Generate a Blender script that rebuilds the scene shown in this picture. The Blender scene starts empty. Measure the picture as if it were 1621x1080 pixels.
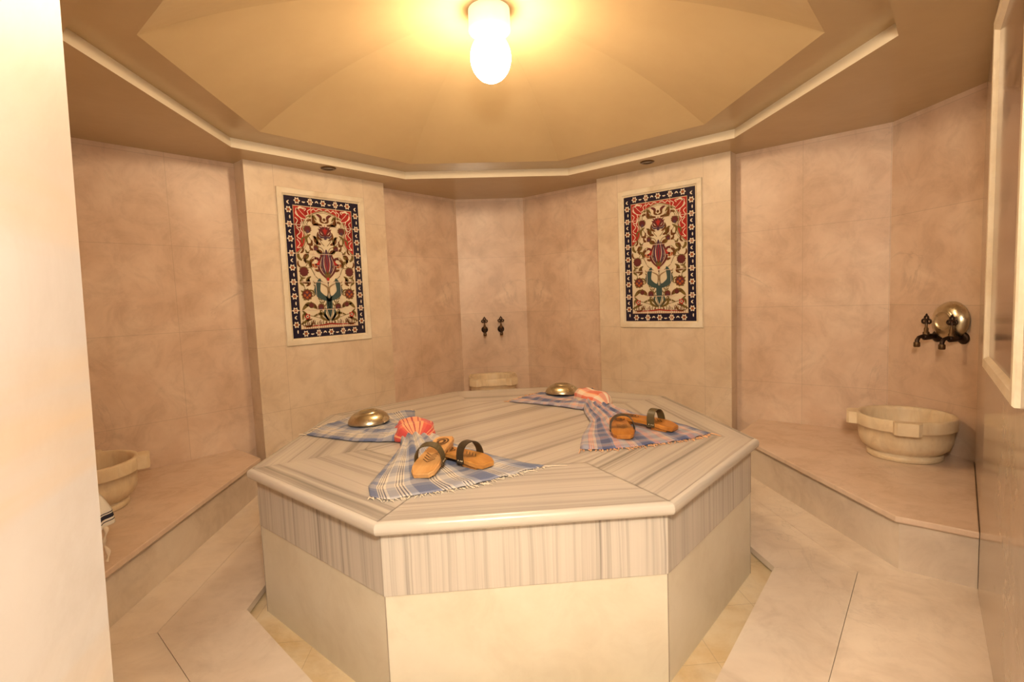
import bpy, math, random
from mathutils import Vector, Matrix, noise
R = math.radians
PI = math.pi
Q = math.sqrt(.5)
T8 = math.tan(PI / 8)
scene = bpy.context.scene
col = scene.collection

# ------------------------------------------------------------------ helpers
class MB:
    """collects faces of ONE mesh"""
    def __init__(s):
        s.v = []; s.f = []; s.m = []; s.uv = []; s.sm = []
    def face(s, pts, mat=0, uv=None, smooth=False):
        b = len(s.v)
        pts = [Vector(p) for p in pts]
        s.v += [tuple(p) for p in pts]
        s.f.append(list(range(b, b + len(pts)))); s.m.append(mat); s.sm.append(smooth)
        if uv is None:
            n = Vector((0, 0, 0))
            for i in range(len(pts)):
                a, c = pts[i], pts[(i + 1) % len(pts)]
                n += a.cross(c)
            if n.length > 0: n.normalize()
            if abs(n.z) > .75:
                uv = [(p.x, p.y) for p in pts]
            else:
                t = Vector((-n.y, n.x, 0)).normalized()
                uv = [(p.dot(t), p.z) for p in pts]
        s.uv.append(uv)
    def grid(s, P, mat=0, uv=None, smooth=True, closed=False):
        """P[i][j] points, shared vertices; uv[i][j] optional"""
        n, k = len(P), len(P[0]); b = len(s.v)
        for r in P: s.v += [tuple(p) for p in r]
        for i in range(n - 1):
            for j in range(k if closed else k - 1):
                j2 = (j + 1) % k
                s.f.append([b + i * k + j, b + i * k + j2, b + (i + 1) * k + j2, b + (i + 1) * k + j])
                s.m.append(mat); s.sm.append(smooth)
                if uv: s.uv.append([uv[i][j], uv[i][j2], uv[i + 1][j2], uv[i + 1][j]])
                else: s.uv.append([(i * .05, j * .05), (i * .05, j * .05 + .05), (i * .05 + .05, j * .05 + .05), (i * .05 + .05, j * .05)])
    def prism(s, poly, z0, z1, mat=0, top=True, bottom=True, sides=True):
        a = sum(poly[i][0] * poly[(i + 1) % len(poly)][1] - poly[(i + 1) % len(poly)][0] * poly[i][1] for i in range(len(poly)))
        if a < 0: poly = poly[::-1]
        n = len(poly)
        if sides:
            acc = 0
            for i in range(n):
                p, r = poly[i], poly[(i + 1) % n]
                s.face([(p[0], p[1], z0), (r[0], r[1], z0), (r[0], r[1], z1), (p[0], p[1], z1)], mat)
        if top: s.face([(p[0], p[1], z1) for p in poly], mat)
        if bottom: s.face([(p[0], p[1], z0) for p in poly[::-1]], mat)
    def box(s, x0, x1, y0, y1, z0, z1, mat=0):
        s.prism([(x0, y0), (x1, y0), (x1, y1), (x0, y1)], z0, z1, mat)
    def tube(s, pts, rad, mat=0, n=12, caps=True):
        pts = [Vector(p) for p in pts]
        rads = rad if isinstance(rad, (list, tuple)) else [rad] * len(pts)
        rings = []; prev = None
        for i, p in enumerate(pts):
            d = (pts[min(i + 1, len(pts) - 1)] - pts[max(i - 1, 0)]).normalized()
            if prev is None:
                u = d.orthogonal().normalized()
            else:
                u = (prev - d * prev.dot(d)).normalized()
            prev = u; w = d.cross(u)
            rings.append([p + (u * math.cos(2 * PI * k / n) + w * math.sin(2 * PI * k / n)) * rads[i] for k in range(n)])
        s.grid(rings, mat, closed=True)
        if caps:
            s.face(rings[0][::-1], mat); s.face(rings[-1], mat)
    def lathe(s, prof, mat=0, n=48, M=None, smooth=True):
        """prof: list of (r,z)"""
        M = M or Matrix()
        P = [[M @ Vector((max(r, 1e-5) * math.cos(2 * PI * k / n), max(r, 1e-5) * math.sin(2 * PI * k / n), z)) for k in range(n)] for r, z in prof]
        s.grid(P, mat, closed=True, smooth=smooth)
    def torus(s, c, R_, r_, axis='y', mat=0, n=20, k=8):
        P = []
        for i in range(n + 1):
            a = 2 * PI * i / n; row = []
            for j in range(k):
                b = 2 * PI * j / k
                d = R_ + r_ * math.cos(b); h = r_ * math.sin(b)
                x, z = d * math.cos(a), d * math.sin(a)
                row.append((c[0] + x, c[1] + h, c[2] + z) if axis == 'y' else (c[0] + x, c[1] + z, c[2] + h))
            P.append(row)
        s.grid(P, mat, closed=True)
    def build(s, name, mats, parent=None, weld=False):
        me = bpy.data.meshes.new(name)
        me.from_pydata(s.v, [], s.f)
        if not isinstance(mats, (list, tuple)): mats = [mats]
        for m in mats: me.materials.append(m)
        me.polygons.foreach_set('material_index', s.m)
        me.polygons.foreach_set('use_smooth', s.sm)
        uvl = me.uv_layers.new(name='UVMap')
        flat = [c for f in s.uv for p in f for c in (float(p[0]), float(p[1]))]
        uvl.data.foreach_set('uv', flat)
        me.validate(); me.update()
        o = bpy.data.objects.new(name, me); col.objects.link(o)
        if parent: o.parent = parent
        return o

def tag(o, label=None, cat=None, group=None, kind=None):
    if label: o['label'] = label
    if cat: o['category'] = cat
    if group: o['group'] = group
    if kind: o['kind'] = kind
    return o
def thing(name, label, cat, loc=(0, 0, 0), rz=0, group=None):
    o = bpy.data.objects.new(name, None); col.objects.link(o)
    o.empty_display_size = .05
    o.location = loc; o.rotation_euler = (0, 0, rz)
    return tag(o, label, cat, group)
def struct(name, mb, mats, label=None, cat=None):
    return tag(mb.build(name, mats), label, cat, None, 'structure')
def dup(root, loc, rot, label):
    r = root.copy(); col.objects.link(r); r.location = loc; r.rotation_euler = rot; r['label'] = label
    for ch in list(root.children):
        c = ch.copy(); col.objects.link(c); c.parent = r
        for g in list(ch.children):
            d = g.copy(); col.objects.link(d); d.parent = c
    return r

def clip(poly, n, d):
    """keep the side n.p <= d of a convex polygon"""
    out = []
    for i in range(len(poly)):
        a, b = poly[i], poly[(i + 1) % len(poly)]
        da = a[0] * n[0] + a[1] * n[1] - d; db = b[0] * n[0] + b[1] * n[1] - d
        if da <= 0: out.append(a)
        if (da < 0) != (db < 0):
            k = da / (da - db); out.append((a[0] + (b[0] - a[0]) * k, a[1] + (b[1] - a[1]) * k))
    res = []
    for p in out:
        if not res or math.hypot(p[0] - res[-1][0], p[1] - res[-1][1]) > 1e-5: res.append(p)
    return res
def inset(poly, d):
    """offset a convex counter-clockwise polygon inward by d"""
    n = len(poly); L = []
    for i in range(n):
        a, b = poly[i], poly[(i + 1) % n]
        ex, ey = b[0] - a[0], b[1] - a[1]; l = math.hypot(ex, ey)
        nx, ny = ey / l, -ex / l
        L.append((nx, ny, nx * a[0] + ny * a[1] - d))
    out = []
    for i in range(n):
        a, b = L[i - 1], L[i]
        det = a[0] * b[1] - a[1] * b[0]
        out.append(((a[2] * b[1] - a[1] * b[2]) / det, (a[0] * b[2] - a[2] * b[0]) / det))
    return out

# ------------------------------------------------------------------ materials
def mat(name, base=(.8, .8, .8), rough=.5, metal=0, spec=.5, emis=None, estr=0):
    m = bpy.data.materials.new(name); m.use_nodes = True
    b = m.node_tree.nodes['Principled BSDF']
    b.inputs['Base Color'].default_value = (*base, 1)
    b.inputs['Roughness'].default_value = rough
    b.inputs['Metallic'].default_value = metal
    b.inputs['Specular IOR Level'].default_value = spec
    if emis:
        b.inputs['Emission Color'].default_value = (*emis, 1); b.inputs['Emission Strength'].default_value = estr
    return m
class NT:
    def __init__(s, m):
        s.t = m.node_tree; s.n = s.t.nodes; s.b = s.n['Principled BSDF']
    def new(s, ty, **kw):
        n = s.n.new(ty)
        for k, v in kw.items(): setattr(n, k, v)
        return n
    def l(s, a, b): s.t.links.new(a, b)
    def uv(s, sc=(1, 1, 1), loc=(0, 0, 0)):
        t = s.new('ShaderNodeTexCoord'); m = s.new('ShaderNodeMapping')
        m.inputs['Scale'].default_value = sc; m.inputs['Location'].default_value = loc
        s.l(t.outputs['UV'], m.inputs['Vector']); return m.outputs['Vector']
    def obj(s, sc=(1, 1, 1)):
        t = s.new('ShaderNodeTexCoord'); m = s.new('ShaderNodeMapping')
        m.inputs['Scale'].default_value = sc
        s.l(t.outputs['Object'], m.inputs['Vector']); return m.outputs['Vector']
    def noise(s, vec, scale, detail=4, rough=.55, dist=0):
        n = s.new('ShaderNodeTexNoise')
        n.inputs['Scale'].default_value = scale; n.inputs['Detail'].default_value = detail
        n.inputs['Roughness'].default_value = rough; n.inputs['Distortion'].default_value = dist
        s.l(vec, n.inputs['Vector']); return n.outputs['Fac']
    def ramp(s, fac, stops, interp='LINEAR'):
        r = s.new('ShaderNodeValToRGB'); r.color_ramp.interpolation = interp
        e = r.color_ramp.elements
        while len(e) < len(stops): e.new(1)
        for x, (p, c) in zip(e, stops):
            x.position = p; x.color = (*c, 1) if len(c) == 3 else c
        s.l(fac, r.inputs['Fac']); return r.outputs['Color']
    def mix(s, fac, a, b, mode='MIX'):
        m = s.new('ShaderNodeMix', data_type='RGBA', blend_type=mode)
        if hasattr(fac, 'links'): s.l(fac, m.inputs[0])
        else: m.inputs[0].default_value = fac
        for x, i in ((a, 6), (b, 7)):
            if hasattr(x, 'links'): s.l(x, m.inputs[i])
            else: m.inputs[i].default_value = (*x, 1)
        return m.outputs[2]
    def math(s, op, a, b=None):
        m = s.new('ShaderNodeMath', operation=op)
        for x, i in ((a, 0), (b, 1)):
            if x is None: continue
            if hasattr(x, 'links'): s.l(x, m.inputs[i])
            else: m.inputs[i].default_value = x
        return m.outputs[0]
    def sep(s, vec):
        x = s.new('ShaderNodeSeparateXYZ'); s.l(vec, x.inputs[0]); return x.outputs
    def comb(s, x, y, z=0.0):
        c = s.new('ShaderNodeCombineXYZ')
        for v, i in ((x, 0), (y, 1), (z, 2)):
            if hasattr(v, 'links'): s.l(v, c.inputs[i])
            else: c.inputs[i].default_value = v
        return c.outputs[0]
    def out(s, c): s.l(c, s.b.inputs['Base Color'])
    def bump(s, h, strength, dist=.01):
        b = s.new('ShaderNodeBump'); b.inputs['Strength'].default_value = strength; b.inputs['Distance'].default_value = dist
        s.l(h, b.inputs['Height']); s.l(b.outputs[0], s.b.inputs['Normal'])

def marble(name, c1, c2, c3, rough=.36, brick=None, vein=.5, seam=(.30, .20, .13), var=.05, spec=.4, nscale=2.2, streak=None, mott=.12):
    """mottled beige marble; brick=(w,h,u0,v0) adds the joints of large sheets"""
    m = mat(name, c1, rough, spec=spec); n = NT(m)
    v = n.uv()
    big = n.noise(v, nscale, 5, .6, .4)
    c = n.ramp(big, [(.30, c2), (.50, c1), (.68, c3)])
    fine = n.noise(v, 7, 5, .6)
    if mott:
        pm = n.noise(v, 5.6, 7, .70, .8)
        c = n.mix(1.0, c, n.ramp(pm, [(.34, (1 - mott, 1 - mott * 1.15, 1 - mott * 1.3)), (.52, (1, 1, 1)), (.70, (1 + mott * .35,) * 3)]), 'MULTIPLY')
    c = n.mix(.05, c, n.ramp(fine, [(.35, tuple(x * .72 for x in c1)), (.6, tuple(min(1, x * 1.15) for x in c1))]))
    if streak:
        sv = n.uv((1.0, 1.0, 1), (3.3, 1.7, 0))
        rot = sv.node; rot.inputs['Rotation'].default_value = (0, 0, streak[2]); rot.inputs['Scale'].default_value = (streak[3], 5, 1)
        st = n.noise(sv, 1.0, 5, .6, .6)
        c = n.mix(n.ramp(st, [(.48, (0, 0, 0)), (.70, (streak[1],) * 3)]), c, streak[0])
    if vein:
        w = n.noise(v, 1.5, 6, .6, .9)
        line = n.math('ABSOLUTE', n.math('SUBTRACT', w, .5))
        gate = n.noise(v, 1.1, 2)
        ln = n.math('MULTIPLY', n.math('SUBTRACT', 1.0, n.math('MINIMUM', n.math('MULTIPLY', line, 130), 1.0)),
                    n.math('MULTIPLY', n.math('MAXIMUM', n.math('SUBTRACT', gate, .50), 0.0), 5))
        ln = n.math('MULTIPLY', n.math('MINIMUM', ln, 1.0), vein)
        c = n.mix(ln, c, tuple(x * .45 for x in c2))
    if brick:
        bv = n.uv((1, 1, 1), (-brick[2], -brick[3], 0))
        b = n.new('ShaderNodeTexBrick'); b.offset = 0; b.squash = 1
        b.inputs['Scale'].default_value = 1
        b.inputs['Brick Width'].default_value = brick[0]; b.inputs['Row Height'].default_value = brick[1]
        b.inputs['Mortar Size'].default_value = .0016; b.inputs['Mortar Smooth'].default_value = .3
        b.inputs['Color1'].default_value = (1 - var, 1 - var * 1.3, 1 - var * 1.6, 1); b.inputs['Color2'].default_value = (1, 1, 1, 1)
        b.inputs['Mortar'].default_value = (1, 1, 1, 1)
        n.l(bv, b.inputs['Vector'])
        c = n.mix(1.0, c, b.outputs['Color'], 'MULTIPLY')
        c = n.mix(n.math('MULTIPLY', b.outputs['Fac'], .40), c, seam)
    n.out(c)
    return m

WC1, WC2, WC3 = (.74, .555, .425), (.64, .455, .325), (.82, .655, .52)
M_wall = marble('wall_marble', WC1, WC2, WC3, brick=(.49, .55, .03, -.03), vein=.42, mott=.14)
M_chamfer = marble('chamfer_marble', WC1, WC2, WC3, brick=(.72, .55, -.02, -.03), vein=.42, mott=.13)
M_pillar = marble('pillar_marble', (.74, .60, .45), (.68, .53, .38), (.80, .67, .53), brick=(.72, .46, -.36, .011), vein=.35, var=.04)
M_jamb = marble('jamb_marble', (.45, .43, .43), (.43, .39, .37), (.48, .465, .47), rough=.35, vein=0, nscale=1.6,
                streak=((.50, .34, .17), .75, 1.30, .5))
M_floor = marble('floor_marble', (.76, .645, .535), (.66, .545, .435), (.82, .715, .605), rough=.34, vein=.25, streak=((.50, .42, .36), .16, .5, 1.6))
M_gutter = marble('gutter_marble', (.72, .58, .38), (.62, .44, .22), (.78, .67, .50), rough=.35, vein=.3, brick=(.28, .30, 0, 0), nscale=4)
M_bench = marble('bench_marble', (.73, .565, .445), (.67, .50, .38), (.77, .62, .51), rough=.25, vein=.15)
M_riser = marble('riser_marble', (.70, .59, .48), (.59, .48, .38), (.76, .66, .55), rough=.34, vein=.5, streak=((.42, .34, .29), .40, 1.1, .8))
M_base = marble('cream_marble', (.68, .62, .505), (.63, .555, .435), (.72, .665, .56), rough=.3, mott=.06, vein=.12)
M_kurna = marble('basin_stone', (.78, .63, .43), (.73, .56, .36), (.82, .69, .50), rough=.4, vein=0, nscale=5)
M_frame = marble('frame_stone', (.80, .70, .54), (.76, .63, .45), (.84, .76, .62), rough=.3, vein=0, nscale=5)

def striped(name, light, mid, dark, rough=.24, sc=1.0, wt=.55):
    """banded grey and cream marble: bands run along UV u, vary across v"""
    m = mat(name, light, rough); n = NT(m)
    x = n.sep(n.uv())
    wob = n.noise(n.comb(n.math('MULTIPLY', x[0], 1.3), n.math('MULTIPLY', x[1], 3)), 1.0, 3, .5)
    y = n.math('ADD', n.math('MULTIPLY', x[1], sc), n.math('MULTIPLY', n.math('SUBTRACT', wob, .5), .035))
    b1 = n.noise(n.comb(n.math('MULTIPLY', x[0], .10), n.math('MULTIPLY', y, 9.0)), 1.0, 2, .5)
    b2 = n.noise(n.comb(n.math('MULTIPLY', x[0], .35), n.math('MULTIPLY', y, 46)), 1.0, 3, .7)
    f = n.math('ADD', n.math('MULTIPLY', b1, wt), n.math('MULTIPLY', b2, 1 - wt))
    c = n.ramp(f, [(.36, dark), (.43, mid), (.505, light), (.60, tuple(min(1, v * 1.08) for v in light)), (.66, mid)])
    n.out(c); return m
M_stripe = striped('banded_marble', (.53, .475, .425), (.40, .36, .325), (.26, .235, .21))
M_edge = striped('pale_banded_marble', (.60, .545, .485), (.54, .49, .435), (.45, .41, .37))

def paint():
    m = mat('ceiling_paint', (.55, .41, .225), .22, spec=.5); n = NT(m)
    v = n.obj()
    f = n.noise(v, 1.7, 4, .6)
    n.out(n.ramp(f, [(.3, (.525, .385, .21)), (.7, (.575, .43, .24))]))
    n.bump(n.noise(v, 9, 2), .08, .02); return m
M_paint = paint()
M_trim = mat('trim_paint', (.76, .66, .50), .22)
M_bronze = mat('dark_bronze', (.040, .022, .014), .38, .75)
M_bronze2 = mat('worn_bronze', (.13, .075, .035), .42, .8)
def brass():
    m = mat('brass', (.62, .48, .24), .3, 1.0); n = NT(m)
    f = n.noise(n.obj(), 14, 4, .6)
    n.out(n.ramp(f, [(.35, (.50, .43, .29)), (.65, (.68, .61, .46))]))
    n.l(n.ramp(f, [(.3, (.36,) * 3), (.7, (.25,) * 3)]), n.b.inputs['Roughness']); return m
M_brass = brass()
def wood(name, a, b):
    m = mat(name, a, .36); n = NT(m)
    f = n.noise(n.obj((26, 3.0, 26)), 1, 5, .6, .6)
    n.out(n.ramp(f, [(.32, b), (.62, a)])); return m
M_wood = [wood('pale_wood', (.70, .40, .16), (.56, .27, .085)), wood('honey_wood', (.62, .30, .075), (.45, .18, .035)),
          wood('orange_wood', (.56, .23, .04), (.36, .12, .02)), wood('amber_wood', (.58, .24, .045), (.38, .13, .02))]
M_burn = mat('burnt_lines', (.09, .035, .012), .5)
M_leather = mat('olive_leather', (.085, .06, .025), .45)
M_leather2 = mat('black_leather', (.045, .03, .016), .42)
M_nail = mat('nail_heads', (.75, .66, .5), .3, .9)
M_glassdark = mat('lamp_glass_dark', (.05, .03, .015), .2)

def plaid(name, warp, weft, wp, fp, rough=.85, k=.34):
    """woven check: warp bands vary with UV v, weft bands with UV u"""
    m = mat(name, (.5, .5, .5), rough, spec=.2); n = NT(m)
    x = n.sep(n.uv())
    a = n.ramp(n.math('FRACT', n.math('DIVIDE', x[1], wp)), warp, 'CONSTANT')
    b = n.ramp(n.math('FRACT', n.math('DIVIDE', x[0], fp)), weft, 'CONSTANT')
    c = n.mix(k, a, b)
    th = n.noise(n.uv((900, 900, 1)), 1, 1)
    c = n.mix(.12, c, n.ramp(th, [(.3, (.1, .1, .1)), (.7, (.9, .9, .9))]))
    n.out(c)
    n.b.inputs['Sheen Weight'].default_value = .15
    return m
BL, PB, CR, DK, GY = (.060, .090, .225), (.27, .28, .36), (.74, .66, .55), (.035, .012, .02), (.40, .38, .41)
def lines(p0, w, k, c, d):
    """k thin dark lines on a pale band from p0, each cell w wide"""
    out = []
    for i in range(k):
        out += [(p0 + i * w, d), (p0 + i * w + w * .40, c)]
    return out
W1 = [(0, BL), (.28, (.10, .13, .27)), (.34, CR)] + lines(.37, .055, 3, CR, DK) + [(.55, GY), (.70, CR)] + lines(.72, .055, 3, CR, DK) + [(.88, (.3, .32, .42))]
F1 = [(0, (.10, .14, .28)), (.28, GY), (.42, CR), (.60, PB), (.70, CR), (.88, PB)]
M_cloth1 = plaid('blue_check', W1, F1, .20, .22)
OR, PK, BL2 = (.74, .22, .08), (.40, .33, .38), (.030, .048, .17)
W2 = [(0, BL2), (.26, (.10, .13, .30)), (.32, PK)] + lines(.34, .05, 3, PK, OR) + [(.54, GY), (.66, PK)] + lines(.68, .05, 3, (.62, .50, .42), OR) + [(.88, (.22, .22, .34))]
F2 = [(0, (.05, .07, .22)), (.28, PB), (.38, OR), (.41, PK), (.44, OR), (.47, PK), (.56, BL2), (.78, GY), (.88, OR), (.91, PK)]
M_cloth2 = plaid('blue_orange_check', W2, F2, .17, .19)
RD, RO, RP, RK = (.60, .010, .010), (.66, .07, .03), (.85, .38, .16), (.32, .01, .01)
M_red = plaid('red_check', [(0, RD), (.10, RP), (.13, RD), (.18, RP), (.21, RD), (.33, RO), (.40, RP), (.44, RK), (.455, RP), (.50, RK), (.515, RP), (.56, RK), (.575, RP), (.62, RK), (.635, RP), (.67, RO), (.72, RD), (.90, RP), (.93, RD)],
              [(0, RD), (.3, RO), (.5, RP), (.56, RO), (.62, RP), (.68, RO), (.8, RD)], .28, .13, k=.22)
M_red2 = plaid('red_cream_check', [(0, (.62, .10, .05)), (.24, RP), (.34, (.78, .62, .46)), (.62, RO), (.80, (.8, .66, .5))],
               [(0, (.72, .22, .09)), (.35, (.78, .62, .46)), (.7, (.70, .18, .06))], .12, .15)
M_fringe = mat('fringe_thread', (.76, .66, .54), .9, spec=.1)
M_fringe2 = mat('orange_fringe_thread', (.74, .42, .24), .9, spec=.1)
def towelmat():
    m = mat('white_towel', (.78, .74, .68), .9, spec=.1); n = NT(m)
    x = n.sep(n.uv())
    n.out(n.ramp(x[1], [(0, (.78, .74, .68)), (.012, (.05, .05, .07)), (.019, (.78, .74, .68)), (.024, (.03, .03, .05)), (.040, (.78, .74, .68)),
                        (.045, (.05, .05, .07)), (.050, (.78, .74, .68))], 'CONSTANT'))
    return m
M_towel = towelmat()
M_stool = wood('stool_wood', (.30, .17, .08), (.2, .1, .05))

# ------------------------------------------------------------------ camera
CAM = Vector((-.197, -2.784, 1.198))
def camera():
    cd = bpy.data.cameras.new('camera'); co = bpy.data.objects.new('camera', cd); col.objects.link(co)
    yaw, pitch, roll = R(4.0349), R(-4.5964), R(-2.2567)
    f = Vector((math.sin(yaw) * math.cos(pitch), math.cos(yaw) * math.cos(pitch), math.sin(pitch)))
    r = Vector((math.cos(yaw), -math.sin(yaw), 0)); u = r.cross(f)
    r2 = r * math.cos(roll) + u * math.sin(roll); u2 = -r * math.sin(roll) + u * math.cos(roll)
    M = Matrix((r2, u2, -f)).transposed().to_4x4(); M.translation = CAM
    co.matrix_world = M
    cd.sensor_width = 36; cd.lens = 820.48 / 1621 * 36; cd.clip_start = .02
    scene.camera = co
camera()

# ------------------------------------------------------------------ room shell
WR, WL, WFR, WFL = 1.959, 1.959, 1.905, 1.93     # wall distances along the four diagonals
CB = CS = 2.437                                  # the corner chamfers
ZC, ZL, ZD = 2.198, 2.257, 2.65                 # soffit, ledge, dome apex
ROOM = [((Q, Q), WR), ((-Q, Q), WL), ((Q, -Q), WFR), ((-Q, -Q), WFL), ((0, 1), CB), ((1, 0), CS), ((-1, 0), CS), ((0, -1), 2.44)]
def clip_room(p, grow=0.0, skip=()):
    for i, (n, d) in enumerate(ROOM):
        if i in skip: continue
        p = clip(p, n, d + grow)
    return p
TH = .12
def wall(name, a, b, mat_, label, z0=-.04, z1=ZC + .05, flip=1):
    """vertical wall whose room face runs from a to b (UV u = metres from a)"""
    a, b = Vector((*a, 0)), Vector((*b, 0)); d = (b - a).normalized(); n = Vector((d.y, -d.x, 0)) * flip
    mb = MB()
    L = (b - a).length; o = n * TH
    def quad(p, r, u0, u1): mb.face([(p.x, p.y, z0), (r.x, r.y, z0), (r.x, r.y, z1), (p.x, p.y, z1)], 0, [(u0, z0), (u1, z0), (u1, z1), (u0, z1)])
    quad(a, b, 0, L); quad(b, b + o, L, L + TH); quad(b + o, a + o, 0, L); quad(a + o, a, 0, TH)
    for z in (z0, z1): mb.face([(p.x, p.y, z) for p in (a, b, b + o, a + o)])
    return struct(name, mb, mat_, label, 'wall')
cb = WR / Q - CB            # half width of the back chamfer
wall('wall_back', (cb, CB), (-cb, CB), M_chamfer, 'narrow pale marble wall in the far corner behind the small basin', flip=1)
wall('wall_back_right', (cb, CB), (CS, cb), M_wall, 'beige marble wall right of the far corner', flip=-1)
wall('wall_back_left', (-cb, CB), (-CS, cb), M_wall, 'beige marble wall left of the far corner', flip=1)
cf = WFR / Q - CS
wall('wall_right', (CS, cb), (CS, -cf), M_chamfer, 'narrow beige marble wall behind the right-hand basin', flip=-1)
cl = WFL / Q - CS
wall('wall_left', (-CS, cb), (-CS, -cl), M_chamfer, 'narrow beige marble wall behind the left-hand basin', flip=1)
# polished wall close to the camera on the right
def al(n, a): return (Q * n + Q * a, -Q * n + Q * a)
FRP = [al(1.905, 1.5413), al(1.905, .45), al(1.993, -1.5)]
mb = MB()
for (p, r, u0) in ((FRP[0], FRP[1], 0), (FRP[1], FRP[2], 1.09)):
    L = math.hypot(p[0] - r[0], p[1] - r[1])
    mb.face([(p[0], p[1], -.04), (r[0], r[1], -.04), (r[0], r[1], ZC + .05), (p[0], p[1], ZC + .05)], 0, [(u0, -.04), (u0 + L, -.04), (u0 + L, 2.25), (u0, 2.25)])
o = (Q * TH, -Q * TH)
out = [(p[0] + o[0], p[1] + o[1]) for p in FRP]
for p, r in ((out[1], out[0]), (out[2], out[1]), (FRP[2], out[2]), (out[0], FRP[0])):
    mb.face([(p[0], p[1], -.04), (r[0], r[1], -.04), (r[0], r[1], ZC + .05), (p[0], p[1], ZC + .05)])
M_polish = marble('polished_marble', (.50, .39, .31), (.44, .34, .265), (.55, .44, .36), rough=.14, brick=(1.4, 1.0, .3, .35), vein=.2, var=.02)
struct('wall_front_right', mb, M_polish, 'polished marble wall at the right edge of the photo', 'wall')
# near left wall and the bright door jamb
JX, JY = -.4455, -2.44
mb = MB()
a0 = (-CS, -cl); a1 = (-1.09, -(WFL / Q - 1.09))
mb.prism([a0, a1, (a1[0] - .02, a1[1] - .16), (-CS - .04, -cl - .18)], -.04, ZC + .05)
struct('wall_front_left', mb, M_wall, 'marble wall left of the entrance, hidden by the door jamb', 'wall')
mb = MB()
def jz(z): return (z - 1.0) * .025
poly = [(JX, JY), (-.368, -2.71), (-.368, -2.80), (-1.5, -2.80), (-1.5, -2.05), (a1[0] - .05, a1[1] - .02)]
za, zb = -.04, ZC + .05
for i in range(len(poly)):
    p, r = poly[i], poly[(i + 1) % len(poly)]
    mb.face([(p[0] + jz(za), p[1], za), (p[0] + jz(zb), p[1], zb), (r[0] + jz(zb), r[1], zb), (r[0] + jz(za), r[1], za)])
mb.face([(p[0] + jz(zb), p[1], zb) for p in poly])
struct('door_1', mb, M_jamb, 'bright pale marble jamb of the entrance at the left edge of the photo', 'door jamb')

# pillars
def along(s, k, d): return (s * Q * d - s * Q * k, Q * d + Q * k)      # s=+1 right, -1 left; k runs towards the far corner
PW = .558
KL, KR, PL, PR = -.02, .006, 1.811, 1.837
for nm, s, k, P, W, lb in (('pillar_left', -1, KL, PL, WL, 'left-hand marble pillar carrying a flower tile panel'), ('pillar_right', 1, KR, PR, WR, 'right-hand marble pillar carrying a flower tile panel')):
    mb = MB()
    c = [along(s, k - PW, W), along(s, k - PW, P), along(s, k + PW, P), along(s, k + PW, W)]
    zz = (-.04, ZC + .02)
    for i in range(3):
        p, r = c[i], c[i + 1]; L = math.hypot(p[0] - r[0], p[1] - r[1])
        u0 = -L / 2
        mb.face([(p[0], p[1], zz[0]), (r[0], r[1], zz[0]), (r[0], r[1], zz[1]), (p[0], p[1], zz[1])], 0, [(u0, zz[0]), (-u0, zz[0]), (-u0, zz[1]), (u0, zz[1])])
    struct(nm, mb, M_pillar, lb, 'pillar')

# ceiling: soffit with octagonal opening, dome
OC = Vector((-.04, -.06)); RA = 1.60
def octo(c, a, st=T8): return [(c[0] + a * x, c[1] + a * y) for x, y in ((-st, -1), (st, -1), (1, -st), (1, st), (st, 1), (-st, 1), (-1, st), (-1, -st))]
ring = octo(OC, RA); far = octo(OC, 3.4)
mb = MB()
for i in range(8):
    j = (i + 1) % 8
    p = clip(clip_room([ring[i], far[i], far[j], ring[j]], .06, skip=(2, 3, 7)), (0, -1), 2.5)
    if len(p) > 2: mb.face([(x, y, ZC) for x, y in p])
    p2 = p
    if len(p) > 2: mb.face([(x, y, ZC + .32) for x, y in p2[::-1]])
struct('ceiling', mb, M_paint, 'flat painted ceiling around the octagonal dome opening', 'ceiling')
mb = MB()
rb = octo(OC, RA); rt = octo(OC, RA + .004)
for i in range(8):
    j = (i + 1) % 8
    mb.face([(*rb[i], ZC), (*rb[j], ZC), (*rt[j], ZL), (*rt[i], ZL)])
struct('trim_1', mb, M_trim, 'pale octagonal trim around the dome opening', 'trim')
DC = (-.058, -.06); DA = 1.372
dr = octo(DC, DA)
mb = MB()
for i in range(8):
    j = (i + 1) % 8
    mb.face([(*rt[i], ZL), (*rt[j], ZL), (*dr[j], ZL), (*dr[i], ZL)])
    P = []
    NS, NTT = 20, 8
    for a in range(NS + 1):
        s_ = 1 - a / NS * .999
        P.append([(DC[0] + s_ * (dr[i][0] + (dr[j][0] - dr[i][0]) * t / NTT - DC[0]), DC[1] + s_ * (dr[i][1] + (dr[j][1] - dr[i][1]) * t / NTT - DC[1]),
                   ZL + (ZD - ZL) * (1 - s_ ** 2.0)) for t in range(NTT + 1)])
    mb.grid(P)
struct('ceiling_dome', mb, M_paint, 'shallow eight-sided painted dome above the marble platform', 'ceiling')

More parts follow.
